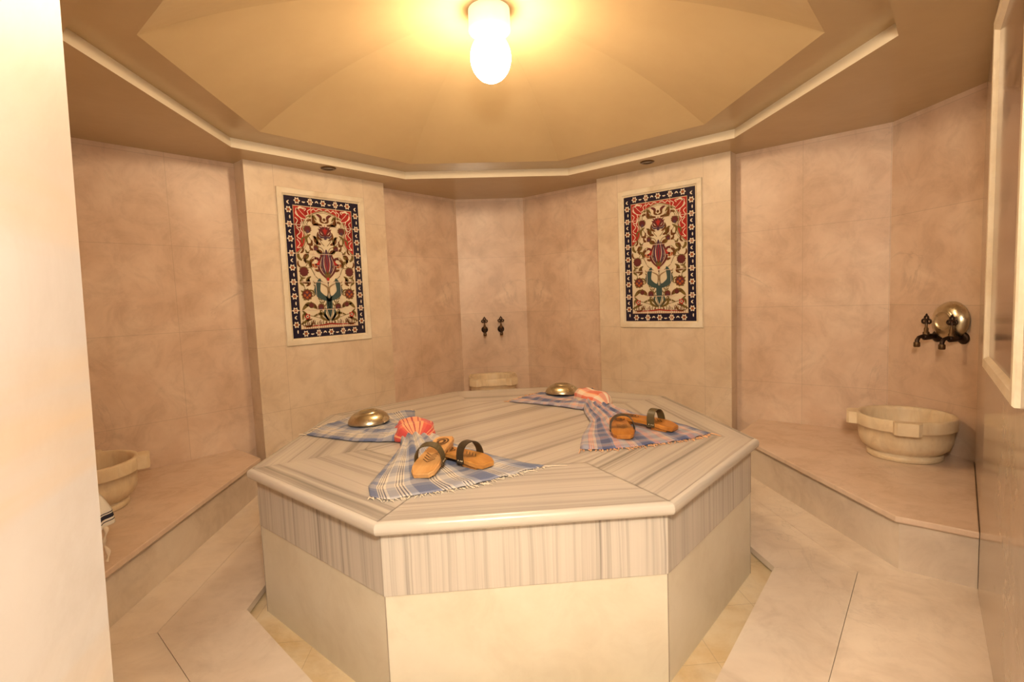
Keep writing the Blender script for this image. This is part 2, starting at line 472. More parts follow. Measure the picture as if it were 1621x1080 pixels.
# ------------------------------------------------------------------ floor
SC = (-.065, -.225)                               # platform centre
FAS = [(-.502, -1.280), (.367, -1.276), (.956, -.690), (.930, .292), (.33, .832), (-.36, .840), (-1.042, .268), (-1.096, -.688)]
gut = [(-.567, -1.392), (.428, -1.392), (1.045, -.715), (1.04, .34), (.40, .96), (-.43, .96), (-1.155, .31), (-1.158, -.722)]
mid = [(-.66, -1.665), (.57, -1.64), (1.36, -.80), (1.36, .48), (.56, 1.28), (-.66, 1.28), (-1.45, .47), (-1.44, -.83)]
mb = MB()
G = .0009
def tile(p):
    a = sum(p[i][0] * p[(i + 1) % len(p)][1] - p[(i + 1) % len(p)][0] * p[i][1] for i in range(len(p)))
    if a < 0: p = p[::-1]
    try: q_ = inset(p, G)
    except ZeroDivisionError: q_ = p
    mb.prism(q_, -.028, 0, 0, bottom=False)
for i in range(8):
    j = (i + 1) % 8
    tile([gut[i], gut[j], mid[j], mid[i]])
    e = [SC[0] + (mid[i][0] - SC[0]) * 3.2, SC[1] + (mid[i][1] - SC[1]) * 3.2]
    g = [SC[0] + (mid[j][0] - SC[0]) * 3.2, SC[1] + (mid[j][1] - SC[1]) * 3.2]
    p = clip_room([mid[i], mid[j], tuple(g), tuple(e)], -.002, skip=(2, 3, 7) if i in (0,) else (2, 7))
    p = clip(p, (Q, -Q), 1.99)
    if i == 0: p = clip(p, (0, -1), 2.56)
    if len(p) > 2: tile(p)
mb.face([(-3, -2.7, -.035), (3, -2.7, -.035), (3, 3, -.035), (-3, 3, -.035)], 1)
struct('floor', mb, [M_floor, M_gutter], 'marble floor slabs around the platform with a narrow gutter', 'floor')

# ------------------------------------------------------------------ benches
def bench(name, n, d, ends, label):
    """stone bench in a corner: room area beyond n.p = d, cut at each (normal, distance) of ends"""
    t = thing(name, label, 'bench', (n[0] * (d + .35), n[1] * (d + .35), 0))
    off = Vector((-n[0] * (d + .35), -n[1] * (d + .35), 0))
    big = [(-4, -4), (4, -4), (4, 4), (-4, 4)]
    def shape(dd, eg):
        p = clip(big, (-n[0], -n[1]), -dd)
        p = clip(clip_room(p, -.0012, skip=(2,)), (Q, -Q), 1.9035)
        for en, ed in ends: p = clip(p, en, ed - eg)
        return [(x + off.x, y + off.y) for x, y in p]
    top = shape(d, 0); low = shape(d + .022, .018)
    m1 = MB()
    a = sum(top[i][0] * top[(i + 1) % len(top)][1] - top[(i + 1) % len(top)][0] * top[i][1] for i in range(len(top)))
    if a < 0: top = top[::-1]; low = low[::-1]
    z1, z0 = .235, .207
    rings = [(inset(top, .0035), z1), (inset(top, .001), z1 - .0015), (top, z1 - .005), (top, z0 + .006), (inset(top, .004), z0)]
    P = [[(x, y, z) for x, y in r] for r, z in rings]
    m1.grid(P, 0, closed=True, smooth=False, uv=[[(x, y) for x, y, z in r] for r in P])
    m1.face([(x, y, z1) for x, y in rings[0][0]]); m1.face([(x, y, z0) for x, y in rings[-1][0]][::-1])
    m1.build('seat_slab', M_bench, t)
    m2 = MB(); m2.prism(low, 0, z0, 0); m2.build('riser', M_riser, t)
    return t
bench('stone_bench', (1, 0), 1.515, [((-Q, Q), -.705), ((-Q, -Q), -.50)], 'low marble bench in the right corner under the large basin')
bench('stone_bench', (-1, 0), 1.625, [((Q, Q), -.705), ((Q, -Q), -.50)], 'low marble bench along the left corner beside the door jamb')
bench('stone_bench', (0, 1), 1.52, [((Q, -Q), -.60), ((-Q, -Q), -.60)], 'low marble bench in the far corner, mostly behind the platform')

# ------------------------------------------------------------------ central platform
plat = thing('marble_platform', 'large eight-sided marble platform of grey banded marble in the middle of the room', 'platform', (SC[0], SC[1], -.035))
ZO = .035
def loc(p): return (p[0] - SC[0], p[1] - SC[1])
fas = [loc(p) for p in FAS]
OUT = inset(fas, -.030)
ZT, ZLIP = .566, .524
mb = MB()
prof = [(.020, 0), (.010, -.0015), (.0035, -.006), (0, -.014), (0, -.026), (.003, -.034), (.010, -.040), (.04, -.042)]
rings = [(inset(OUT, a), ZT + ZO + b) for a, b in prof]
for i in range(8):
    j = (i + 1) % 8
    L = math.dist(OUT[i], OUT[j]); P = []; U = []; v = i * 3.1
    for r, z in rings:
        P.append([(*r[i], z), (*r[j], z)])
    for k in range(len(rings)): U.append([(0, v + k * .006), (L, v + k * .006)])
    mb.grid(P, 1, U)
inner = [(p[0] * .60, p[1] * .60) for p in OUT]
top = rings[0][0]
for i in range(8):
    j = (i + 1) % 8
    a, b, c, d = top[i], top[j], inner[j], inner[i]
    e = Vector((b[0] - a[0], b[1] - a[1])); L = e.length; e /= L; nn = Vector((-e.y, e.x))
    uv = [(Vector((p[0] - a[0], p[1] - a[1])).dot(e), i * 7.7 + Vector((p[0] - a[0], p[1] - a[1])).dot(nn)) for p in (a, b, c, d)]
    g = .0012
    q_ = inset([a, b, c, d], g)
    mb.face([(x, y, ZT + ZO) for x, y in q_], 0, uv)
dv = Vector((.78, .62)); dn = Vector((-.62, .78))
q_ = inset(inner, .0012)
mb.face([(x, y, ZT + ZO) for x, y in q_], 0, [(Vector(p).dot(dv), 80 + Vector(p).dot(dn)) for p in q_])
mb.face([(x, y, ZT + ZO - .003) for x, y in top], 2)
M_joint = mat('stone_joint', (.34, .28, .22), .6)
top_o = mb.build('top_slab', [M_stripe, M_edge, M_joint], plat)
mb = MB(); acc = 0
for i in range(8):
    j = (i + 1) % 8
    p, r = fas[i], fas[j]; L = math.dist(p, r)
    mb.face([(*p, .330 + ZO), (*r, .330 + ZO), (*r, ZLIP + ZO), (*p, ZLIP + ZO)], 0, [(0, 40 + acc), (0, 40 + acc + L), (.2, 40 + acc + L), (.2, 40 + acc)])
    acc += L + 1.3
M_band = striped('upright_banded_marble', (.54, .49, .435), (.44, .395, .35), (.28, .25, .225), sc=1.1, wt=.38)
o = mb.build('banded_border', M_band, plat); o['label'] = 'grey and cream banded marble border under the top'
mb = MB()
bs = inset(fas, .003)
for i in range(8):
    p, r = bs[i], bs[(i + 1) % 8]
    mb.face([(*p, 0), (*r, 0), (*r, .3295 + ZO), (*p, .3295 + ZO)])
for i in range(8):       # dark corner joints
    p = bs[i]
    d = Vector(p).normalized() * .0005
    mb.tube([(p[0], p[1], 0), (p[0], p[1], .3295 + ZO)], .0018, 1, 6, False)
o = mb.build('base', [M_base, M_joint], plat); o['label'] = 'plain cream marble base of the platform'

# ------------------------------------------------------------------ tile panels
TC = {}
def tc(name, c, r=.14):
    m = mat('glaze_' + name, c, r, spec=.45); TC[name] = len(TMATS); TMATS.append(m)
TMATS = []
for nme, c in (('cream', (.74, .64, .47)), ('navy', (.014, .012, .034)), ('red', (.42, .030, .028)), ('maroon', (.13, .028, .030)), ('teal', (.045, .085, .088)),
               ('olive', (.17, .115, .035)), ('brown', (.15, .055, .020)), ('white', (.80, .70, .56)), ('violet', (.085, .045, .075)), ('grout', (.78, .60, .46)), ('dull', (.33, .22, .12)), ('rust', (.40, .10, .03))): tc(nme, c)
TW, THT = .61, 1.032
class Draw:
    def __init__(s): s.mb = MB(); s.z = .0
    def P(s, pts, c, mir=True):
        for sg in ((1, -1) if mir else (1,)):
            pp = [(sg * x * TW, s.z, (1 - y) * THT) for x, y in pts]
            if sg < 0: pp = pp[::-1]
            s.mb.face(pp, TC[c])
    def layer(s): s.z += .00025
    def disc(s, x, y, r, c, n=16, mir=True, petals=0, amp=.2, rot=0):
        pts = []
        N = petals * 6 if petals else n
        for k in range(N):
            a = 2 * PI * k / N
            rr = r * (1 + amp * math.cos(petals * a + rot)) if petals else r
            pts.append((x + rr * math.cos(a) / TW, y - rr * math.sin(a) / THT))
        s.P(pts, c, mir)
    def curve(s, pts, n=8):
        out = []
        for i in range(len(pts) - 1):
            p0 = pts[max(i - 1, 0)]; p1 = pts[i]; p2 = pts[i + 1]; p3 = pts[min(i + 2, len(pts) - 1)]
            for k in range(n):
                t = k / n
                out.append(tuple(.5 * ((2 * p1[d]) + (-p0[d] + p2[d]) * t + (2 * p0[d] - 5 * p1[d] + 4 * p2[d] - p3[d]) * t * t + (-p0[d] + 3 * p1[d] - 3 * p2[d] + p3[d]) * t ** 3) for d in (0, 1)))
        out.append(pts[-1]); return out
    def stroke(s, pts, w, c, mir=True, prof=None, smooth=True):
        """w in metres; prof(t) scales the width"""
        sp = s.curve(pts) if smooth else pts
        A, B = [], []
        for i, p in enumerate(sp):
            a = sp[max(i - 1, 0)]; b = sp[min(i + 1, len(sp) - 1)]
            dx, dy = (b[0] - a[0]) * TW, (b[1] - a[1]) * THT; l = math.hypot(dx, dy) or 1
            nx, ny = -dy / l, dx / l
            h = w / 2 * (prof(i / (len(sp) - 1)) if prof else 1)
            A.append((p[0] + nx * h / TW, p[1] + ny * h / THT)); B.append((p[0] - nx * h / TW, p[1] - ny * h / THT))
        for i in range(len(sp) - 1):
            s.P([A[i], A[i + 1], B[i + 1], B[i]], c, mir)
    def leaf(s, x0, y0, x1, y1, w, bend, c, mir=True):
        mx, my = (x0 + x1) / 2, (y0 + y1) / 2
        dx, dy = x1 - x0, y1 - y0
        s.stroke([(x0, y0), (mx - dy * bend * THT / TW, my + dx * bend * TW / THT), (x1, y1)], w, c, mir, prof=lambda t: max(.03, math.sin(PI * min(1, t * .92 + .04)) ** .8))
def tile_drawing():
    d = Draw()
    d.P([(-.5, 0), (.5, 0), (.5, 1), (-.5, 1)], 'cream', False)
    d.layer()
    bx, by = .112, .066
    def strip(o0, o1, c):
        x0, y0, x1, y1 = .5 - o0 / TW, o0 / THT, .5 - o1 / TW, o1 / THT
        d.P([(-x0, y0), (x0, y0), (x1, y1), (-x1, y1)], c, False); d.P([(-x0, 1 - y0), (-x1, 1 - y1), (x1, 1 - y1), (x0, 1 - y0)], c, False)
        d.P([(x0, y0), (x0, 1 - y0), (x1, 1 - y1), (x1, y1)], c, True)
    strip(.005, .0665, 'navy'); strip(.0665, .070, 'dull')
    # red spandrels above the arch
    arch = d.curve([(0, .094), (-.05, .100), (-.11, .112), (-.17, .128), (-.225, .150), (-.262, .185), (-.272, .220), (-.258, .258), (-.248, .292), (-.258, .326), (-.285, .356), (-.32, .374), (-.347, .392), (-.380, .404)], 5)
    for i in range(len(arch) - 1):
        p, r = arch[i], arch[i + 1]
        if p[0] > -.248 - 1e-6 and i < 22:
            d.P([p, r, (r[0], .071), (p[0], .071)], 'red')
        else: d.P([p, r, (-.383, r[1]), (-.383, p[1])], 'red')
    d.P([(-.383, .071), (-.20, .071), (-.245, .175), (-.383, .32)], 'red')
    d.layer()
    d.stroke(arch, .021, 'dull', smooth=False); d.layer(); d.stroke(arch, .013, 'cream', smooth=False); d.layer(); d.stroke([(x - .004, y - .002) for x, y in arch], .005, 'olive', smooth=False)
    # white scrolls on the red
    for sc in ([(-.02, .083), (-.06, .078), (-.10, .092), (-.13, .080), (-.17, .098)], [(-.17, .084), (-.21, .10), (-.20, .122), (-.235, .135)], [(-.25, .10), (-.23, .085), (-.28, .08), (-.33, .092), (-.36, .12), (-.33, .14)],
               [(-.37, .15), (-.34, .17), (-.365, .20), (-.33, .22), (-.30, .205), (-.305, .18)], [(-.36, .22), (-.32, .25), (-.36, .28), (-.31, .30), (-.29, .28)], [(-.365, .30), (-.33, .33), (-.365, .36), (-.32, .355)], [(-.30, .15), (-.285, .19), (-.31, .23), (-.285, .255), (-.30, .30)]):
        d.stroke(sc, .0055, 'white')
    d.layer()
    d.leaf(-.35, .085, -.23, .155, .040, .12, 'white'); d.layer(); d.leaf(-.345, .088, -.235, .152, .030, .12, 'red')
    d.leaf(-.345, .10, -.25, .09, .012, -.3, 'white')
    # border flowers and crescents
    fl = []
    for k in range(1, 6): fl += [(-.5 + k / 6, .0335), (-.5 + k / 6, 1 - .0335)]
    for k in range(1, 10): fl += [(-.5 + .0575, k / 10), (.5 - .0575, k / 10)]
    for x, y in fl:
        d.disc(x, y, .0205, 'white', mir=False, petals=6, amp=.22)
    for k in range(6):
        for y in (.0335, 1 - .0335):
            x = -.5 + (k + .5) / 6
            if abs(x) < .41: d.stroke([(x - .022, y + .004), (x, y - .007 + .014 * (k % 2)), (x + .022, y + .004)], .008, 'white', False, prof=lambda t: .25 + math.sin(PI * t))
    for k in range(10):
        for x in (-.4425, .4425):
            y = (k + .5) / 10
            d.stroke([(x + .012, y - .013), (x - .010 + .02 * (k % 2), y), (x + .012, y + .013)], .008, 'white', False, prof=lambda t: .25 + math.sin(PI * t))
    d.layer()
    for x, y in fl:
        d.disc(x, y, .0115, 'navy', mir=False, petals=6, amp=.15)
    d.layer()
    for x, y in fl: d.disc(x, y, .0085, 'rust', 8, mir=False)
    # stems
    stems = [[(0, .88), (0, .78), (0, .70), (0, .60)], [(.01, .88), (.05, .80), (.11, .72), (.14, .62)], [(.01, .885), (.07, .83), (.16, .79), (.24, .775)], [(.13, .64), (.20, .70), (.27, .69)],
             [(.07, .60), (.16, .56), (.22, .50), (.31, .52)], [(.07, .50), (.11, .44), (.17, .42), (.24, .46), (.30, .51)], [(.02, .40), (.05, .36), (.12, .34), (.18, .31), (.24, .25)], [(.24, .25), (.22, .18), (.14, .16), (.06, .19)],
             [(.02, .34), (.07, .30), (.03, .26)], [(.30, .53), (.33, .59), (.30, .66)], [(.02, .885), (.14, .86), (.28, .84), (.34, .86)], [(.16, .36), (.24, .39), (.32, .44)]]
    for st in stems: d.stroke(st, .0048, 'olive')
    d.layer()
    # leaves: (x0,y0,x1,y1,width,bend,colour)
    LV = [(.02, .885, .13, .80, .020, .25, 'olive'), (.01, .885, .06, .79, .018, .2, 'teal'), (.02, .885, .22, .845, .020, -.3, 'olive'), (.18, .79, .36, .80, .030, -.35, 'olive'), (.16, .80, .30, .77, .02, -.3, 'brown'),
          (.36, .80, .39, .90, .022, .5, 'olive'), (.22, .87, .35, .91, .016, .3, 'brown'), (.28, .84, .36, .87, .018, -.5, 'olive'), (.24, .865, .30, .83, .016, .6, 'brown'),
          (.20, .50, .14, .43, .020, .3, 'brown'), (.22, .50, .30, .45, .022, -.3, 'olive'), (.27, .47, .22, .39, .020, .3, 'brown'), (.30, .45, .27, .37, .020, -.3, 'olive'), (.32, .45, .36, .39, .022, .2, 'olive'),
          (.24, .57, .34, .60, .020, .3, 'brown'), (.26, .62, .22, .56, .020, .3, 'olive'), (.29, .63, .25, .58, .018, -.3, 'brown'), (.31, .63, .34, .57, .018, .3, 'olive'), (.33, .73, .36, .66, .020, -.3, 'olive'), (.24, .74, .32, .76, .016, .3, 'brown'),
          (.03, .19, .15, .13, .028, .35, 'brown'), (.05, .17, .10, .115, .022, -.3, 'maroon'), (.10, .16, .20, .14, .018, -.3, 'olive'), (.15, .19, .23, .17, .018, -.4, 'brown'), (.06, .21, .16, .20, .014, -.3, 'olive'),
          (.06, .33, .14, .27, .026, .25, 'brown'), (.12, .34, .17, .27, .020, -.3, 'olive'), (.18, .30, .24, .33, .022, .5, 'brown'), (.23, .33, .19, .26, .018, .3, 'olive'), (.04, .30, .09, .24, .018, .3, 'brown'),
          (.07, .43, .14, .37, .026, -.35, 'brown'), (.05, .40, .10, .34, .020, .35, 'olive'), (.15, .37, .21, .34, .018, .3, 'brown'), (.12, .48, .19, .47, .026, .3, 'rust'), (.10, .46, .17, .43, .018, -.3, 'maroon'),
          (.08, .50, .17, .51, .020, .25, 'brown'), (.30, .33, .25, .28, .014, .3, 'olive'), (.33, .40, .30, .35, .016, -.2, 'brown'), (.29, .57, .36, .55, .012, .3, 'olive'), (.34, .50, .37, .45, .014, .2, 'brown'),
          (.16, .60, .20, .66, .012, .3, 'olive'), (.20, .70, .25, .655, .012, -.3, 'olive')]
    for L in LV: d.leaf(*L)
    # fern sprays
    for k in range(9):
        t = k / 8; x = .055 + .105 * math.sin(t * 1.5); y = .80 - .19 * t
        d.leaf(x, y, x + .035, y - .018, .009, .2, 'olive'); d.leaf(x, y, x - .028, y - .022, .009, -.2, 'olive')
    # ground line and grass
    for k in range(14):
        x = .01 + k * .026
        d.leaf(x, .915, x + .012 * math.sin(k * 2.1), .885 - .012 * (k % 2), .007, .2, 'brown' if k % 3 else 'olive')
        d.stroke([(x, .915), (x + .006, .935)], .003, 'rust', smooth=False)
    d.stroke([(0, .905), (.10, .912), (.22, .915), (.33, .922)], .011, 'red', prof=lambda t: 1.2 - .9 * t)
    d.layer()
    # half-moon leaves of the centre plant
    d.leaf(.004, .735, .105, .575, .050, .34, 'teal'); d.leaf(0, .86, .02, .69, .020, .05, 'teal'); d.leaf(.0, .80, .05, .70, .018, -.2, 'teal')
    d.leaf(.02, .70, .10, .61, .012, -.3, 'dull')
    # round flowers
    for x, y, r in ((.225, .225, .030), (.305, .525, .036), (.285, .690, .042), (.115, .780, .026), (.240, .765, .022), (.135, .355, .022)):
        d.disc(x, y, r, 'olive', petals=11, amp=.08)
    d.layer()
    for x, y, r in ((.225, .228, .025), (.305, .527, .032), (.285, .690, .035), (.115, .782, .022), (.240, .767, .018), (.135, .357, .018)):
        d.disc(x, y, r, 'maroon', petals=9, amp=.06)
    d.layer()
    for x, y in ((.285, .675), (.255, .695), (.315, .695), (.285, .71)): d.disc(x, y, .010, 'rust', 8)
    for x, y in ((.27, .683), (.30, .683), (.285, .695)): d.disc(x, y, .006, 'violet', 8)
    d.disc(.225, .243, .012, 'violet', 8); d.disc(.135, .362, .009, 'violet', 8); d.disc(.115, .79, .008, 'violet', 8)
    d.disc(.30, .845, .020, 'red', petals=5, amp=.25)
    d.layer(); d.disc(.30, .845, .011, 'cream', 8); d.layer(); d.disc(.30, .845, .006, 'maroon', 8)
    # carnation at the top
    fan = [(0, .275)]
    for k in range(15):
        a = PI * (.08 + .84 * k / 14); r = .052 if k % 2 else .036
        fan.append((r * math.cos(a) / TW * 1.25, .238 - r * math.sin(a) / THT))
    d.P(fan, 'maroon', False); d.layer()
    d.P([(0, .262), (.038, .218), (.016, .225), (0, .205), (-.016, .225), (-.038, .218)], 'red', False)
    d.disc(0, .282, .014, 'violet', 10, mir=False); d.leaf(0, .265, .075, .225, .014, .3, 'maroon'); d.leaf(0, .27, .09, .255, .012, .3, 'violet')
    d.disc(0, .150, .012, 'brown', 8, mir=False); d.leaf(0, .175, .05, .135, .016, .3, 'brown')
    # tulip in the middle
    d.leaf(0, .575, 0, .365, .040, 0, 'violet', False); d.leaf(.006, .580, .062, .400, .030, .22, 'maroon'); d.leaf(.004, .58, .036, .385, .024, .10, 'violet')
    d.layer()
    for x, w in ((0, .005), (.028, .004)): d.leaf(x * .3, .545, x, .395, w, .06, 'red'); 
    d.leaf(.012, .55, .030, .40, .004, .08, 'white'); d.leaf(.03, .56, .062, .42, .004, .2, 'white')
    d.P([(0, .595), (.055, .535), (.030, .545), (.016, .515), (0, .54), (-.016, .515), (-.030, .545), (-.055, .535)], 'olive', False)
    d.layer(); d.disc(0, .580, .013, 'red', 10, mir=False); d.disc(0, .605, .007, 'maroon', 8, mir=False)
    d.leaf(.10, .445, .165, .475, .020, .3, 'red'); d.leaf(.11, .485, .15, .455, .010, .3, 'white')
    d.layer()
    # joints of the fifteen tiles
    g = .0019
    for x in (-1 / 6, 1 / 6): d.P([(x - g / TW, 0), (x + g / TW, 0), (x + g / TW, 1), (x - g / TW, 1)], 'grout', False)
    for k in range(1, 5): d.P([(-.5, k / 5 - g / THT), (.5, k / 5 - g / THT), (.5, k / 5 + g / THT), (-.5, k / 5 + g / THT)], 'grout', False)
    return d.mb
def frame_mb(w, h, fw, proud, rec):
    """mitred frame around an opening w x h (x centred, z from 0), local -y out of the wall"""
    mb = MB()
    def rect(o): return [(-w / 2 - o, -o), (w / 2 + o, -o), (w / 2 + o, h + o), (-w / 2 - o, h + o)]
    prof = [(fw, 0), (fw, -proud * .7), (fw - .004, -proud), (.010, -proud), (0, -rec), (0, .0)]
    rs = [(rect(o), y) for o, y in prof]
    for i in range(4):
        j = (i + 1) % 4
        for k in range(len(rs) - 1):
            (a, ya), (b, yb) = rs[k], rs[k + 1]
            mb.face([(a[i][0], ya, a[i][1]), (a[j][0], ya, a[j][1]), (b[j][0], yb, b[j][1]), (b[i][0], yb, b[i][1])])
    return mb
def tile_panel(x, y, rz, label, src=None):
    if src: return dup(src, (x, y, .971), (0, 0, rz), label)
    t = thing('tile_panel', label, 'tile panel', (x, y, .971), rz, 'flower tile panels on the pillars')
    frame_mb(TW, THT, .047, .014, .003).build('frame', M_frame, t)
    dm = tile_drawing()
    dm.v = [(a, -.003 - b, c) for a, b, c in dm.v]
    o = dm.build('tiles', TMATS, t); o['label'] = 'glazed tiles with red, blue and green flowers inside a navy border'
    return t
pl = along(-1, KL, PL); pr = along(1, KR, PR)
tp = tile_panel(pl[0], pl[1], PI / 4, 'flower tile panel with navy border on the left-hand pillar')
tile_panel(pr[0], pr[1], -PI / 4, 'flower tile panel with navy border on the right-hand pillar', tp)
# framed panel on the near right wall
fd = Vector((FRP[2][0] - FRP[1][0], FRP[2][1] - FRP[1][1])); FL_ = fd.length; fd.normalize()
fa, fb = .115, .80
fc = Vector(FRP[1]) + fd * (fa + fb) / 2
fp = thing('framed_panel', 'white-framed glossy brown panel on the wall at the right edge', 'wall panel', (fc.x, fc.y, .935), math.atan2(fd.y, fd.x))
frame_mb(fb - fa, 1.09, .045, .016, .002).build('frame', M_frame, fp)
mp = mat('brown_glaze', (.22, .13, .09), .12); n = NT(mp)
nz = n.noise(n.uv((3, 11, 1)), 1, 5, .65, .5)
n.out(n.ramp(nz, [(.36, (.07, .035, .025)), (.48, (.25, .15, .11)), (.66, (.38, .25, .19))]))
mb = MB(); w2 = (fb - fa) / 2
mb.face([(-w2, -.002, 0), (w2, -.002, 0), (w2, -.002, 1.09), (-w2, -.002, 1.09)])
mb.build('pane', mp, fp)

# ------------------------------------------------------------------ lamps
LX, LY = -.056, -.06
lamp = thing('globe_lamp', 'glowing white globe lamp under the top of the dome', 'lamp', (LX, LY, ZD))
mb = MB(); mb.lathe([(0, 0.012), (.098, 0.012), (.104, .004), (.106, -.10), (.100, -.108), (.07, -.110), (0, -.110)], 0, 40)
mb.build('lamp_base', mat('lit_frosted_base', (.9, .86, .76), .4, emis=(1, .80, .46), estr=.30), lamp)
mb = MB()
mb.lathe([(max(1e-4, .1025 * math.sin(PI * k / 24)), -.232 + .120 * math.cos(PI * k / 24)) for k in range(25)], 0, 40)
GLOW = 1.0
M_globe = mat('lit_globe', (1, .95, .85), .4, emis=(1, .74, .46), estr=36)
mb.build('globe', M_globe, lamp)
for x, y, lb in ((-1.205, 1.150, 'small dark recessed spotlight above the left tile panel'), (1.165, 1.165, 'small dark recessed spotlight above the right tile panel')):
    sp = thing('recessed_spotlight', lb, 'spotlight', (x, y, ZC), 0, 'recessed spotlights in the ceiling edge')
    mb = MB(); mb.lathe([(.030, .0), (.034, -.006), (.050, -.006), (.054, 0)], 0, 32); mb.build('ring', M_bronze2, sp)
    mb = MB(); mb.lathe([(0, -.0035), (.031, -.003)], 0, 24); mb.build('lens', M_glassdark, sp)

# ------------------------------------------------------------------ basins
def basin(x, y, rz, label, src=None, lugs=4):
    if src: return dup(src, (x, y, .235), (0, 0, rz), label)
    t = thing('stone_basin', label, 'basin', (x, y, .235), rz, 'carved stone wash basins on the benches')
    mb = MB()
    mb.lathe([(r_ * .94, z_ * 1.13) for r_, z_ in [(0, 0), (.180, 0), (.186, .004), (.186, .022), (.180, .028), (.172, .032), (.190, .040), (.212, .056), (.226, .080), (.232, .110), (.232, .150),
              (.244, .152), (.246, .158), (.246, .206), (.243, .211), (.228, .211), (.222, .207), (.218, .19), (.21, .13), (.19, .085), (.14, .06), (0, .052)]], 0, 72)
    mb.build('bowl', M_kurna, t)
    for k in range(lugs):
        a = k * PI / 2; w = .062
        ca, sa = math.cos(a), math.sin(a)
        def tr(u, v): return (ca * u - sa * v, sa * u + ca * v)
        out = [(.222, -w), (.262, -w + .004), (.274, -w + .018), (.274, w - .018), (.262, w - .004), (.222, w)]
        mb = MB(); P = [tr(*p) for p in out]
        z0, z1 = .172, .239
        mb.prism(inset(P, .003), z1 - .004, z1, 0, bottom=False)
        mb.prism(P, z0, z1 - .004, 0)
        o = mb.build('lug', M_kurna, t)
    return t
basin(2.185, -.085, R(142), 'carved cream stone basin with lugs on the right-hand bench below two taps', None, 2)
bs0 = basin(-2.165, -.125, R(30), 'carved cream stone basin on the left bench, half hidden by the door jamb')
basin(-.045, 2.16, R(45), 'carved cream stone basin in the far corner, only its rim above the platform', bs0)

# ------------------------------------------------------------------ taps  (local +y = out of the wall)
def tap(x, y, z, rz, label, src=None):
    if src: return dup(src, (x, y, z), (0, 0, rz), label)
    t = thing('wall_tap', label, 'tap', (x, y, z), rz, 'old dark bronze wall taps')
    Mx = Matrix.Rotation(-PI / 2, 4, 'X')
    mb = MB(); mb.lathe([(0, 0), (.031, 0), (.033, .004), (.033, .010), (.026, .016), (.012, .019), (0, .019)], 0, 28, Mx); mb.build('flange', M_bronze, t)
    B = .074
    mb = MB()
    mb.tube([(0, .014, 0), (0, .035, 0), (0, .042, 0), (0, B + .012, 0), (0, B + .018, 0)], [.011, .012, .017, .019, .013], 0, 16)
    mb.tube([(0, B, .006), (0, B, .026), (0, B, .030), (0, B, .048), (0, B, .054), (0, B, .076)], [.016, .016, .011, .011, .007, .006], 1, 14)
    mb.build('body', [M_bronze, M_bronze2], t)
    mb = MB()
    mb.tube([(0, B + .006, .0), (0, B + .026, .004), (0, B + .044, -.002), (0, B + .054, -.018), (0, B + .055, -.030)], [.012, .010, .010, .011, .011], 0, 14)
    mb.tube([(0, B + .055, -.028), (0, B + .055, -.032), (0, B + .055, -.052), (0, B + .055, -.056)], [.014, .016, .016, .013], 1, 16)
    mb.build('spout', [M_bronze, M_bronze2], t)
    mb = MB()
    mb.torus((0, B, .108), .0110, .0055); mb.torus((-.017, B, .088), .0110, .0055); mb.torus((.017, B, .088), .0110, .0055)
    mb.tube([(0, B, .072), (0, B, .096)], [.009, .005], 0, 10)
    mb.lathe([(0, .120), (.005, .123), (.006, .127), (.003, .131), (0, .134)], 0, 10, Matrix.Translation((0, B, 0)))
    mb.build('handle', M_bronze, t)
    return t
TZ = .893
tp0 = tap(2.437, -.177, TZ, PI / 2, 'dark bronze tap with clover handle, nearer one above the right-hand basin')
tap(2.437, -.018, TZ, PI / 2, 'dark bronze tap with clover handle, farther one above the right-hand basin', tp0)
tap(-.100, 2.437, TZ + .012, PI, 'left one of the two dark taps on the far corner wall', tp0)
tap(.063, 2.437, TZ + .012, PI, 'right one of the two dark taps on the far corner wall', tp0)

# ------------------------------------------------------------------ brass bowls, upside down
def bowl(locn, rot, label, src=None):
    if src: return dup(src, locn, rot, label)
    mb = MB()
    mb.lathe([(.100, .003), (.105, 0), (.1075, .002), (.107, .008), (.102, .020), (.092, .034), (.078, .045), (.062, .051), (.052, .053), (.051, .0565), (.047, .0575), (.044, .053), (.030, .0515), (.012, .053), (0, .0535)], 0, 56)
    o = mb.build('brass_bowl', M_brass); o.location = locn; o.rotation_euler = rot
    return tag(o, label, 'bowl', 'brass bath bowls')
ZS = ZT
b0 = bowl((-.775, -.045, ZS + .020), (R(2), R(-1.5), 0), 'brass bowl lying upside down on the left-hand blue cloth')
bowl((.345, .49, ZS + .020), (R(-1), R(2), 0), 'brass bowl lying upside down on the cloth at the back of the platform', b0)
bowl((2.431, -.106, .985), (0, R(-87), 0), 'round brass bowl propped on the two taps of the right-hand wall', b0)

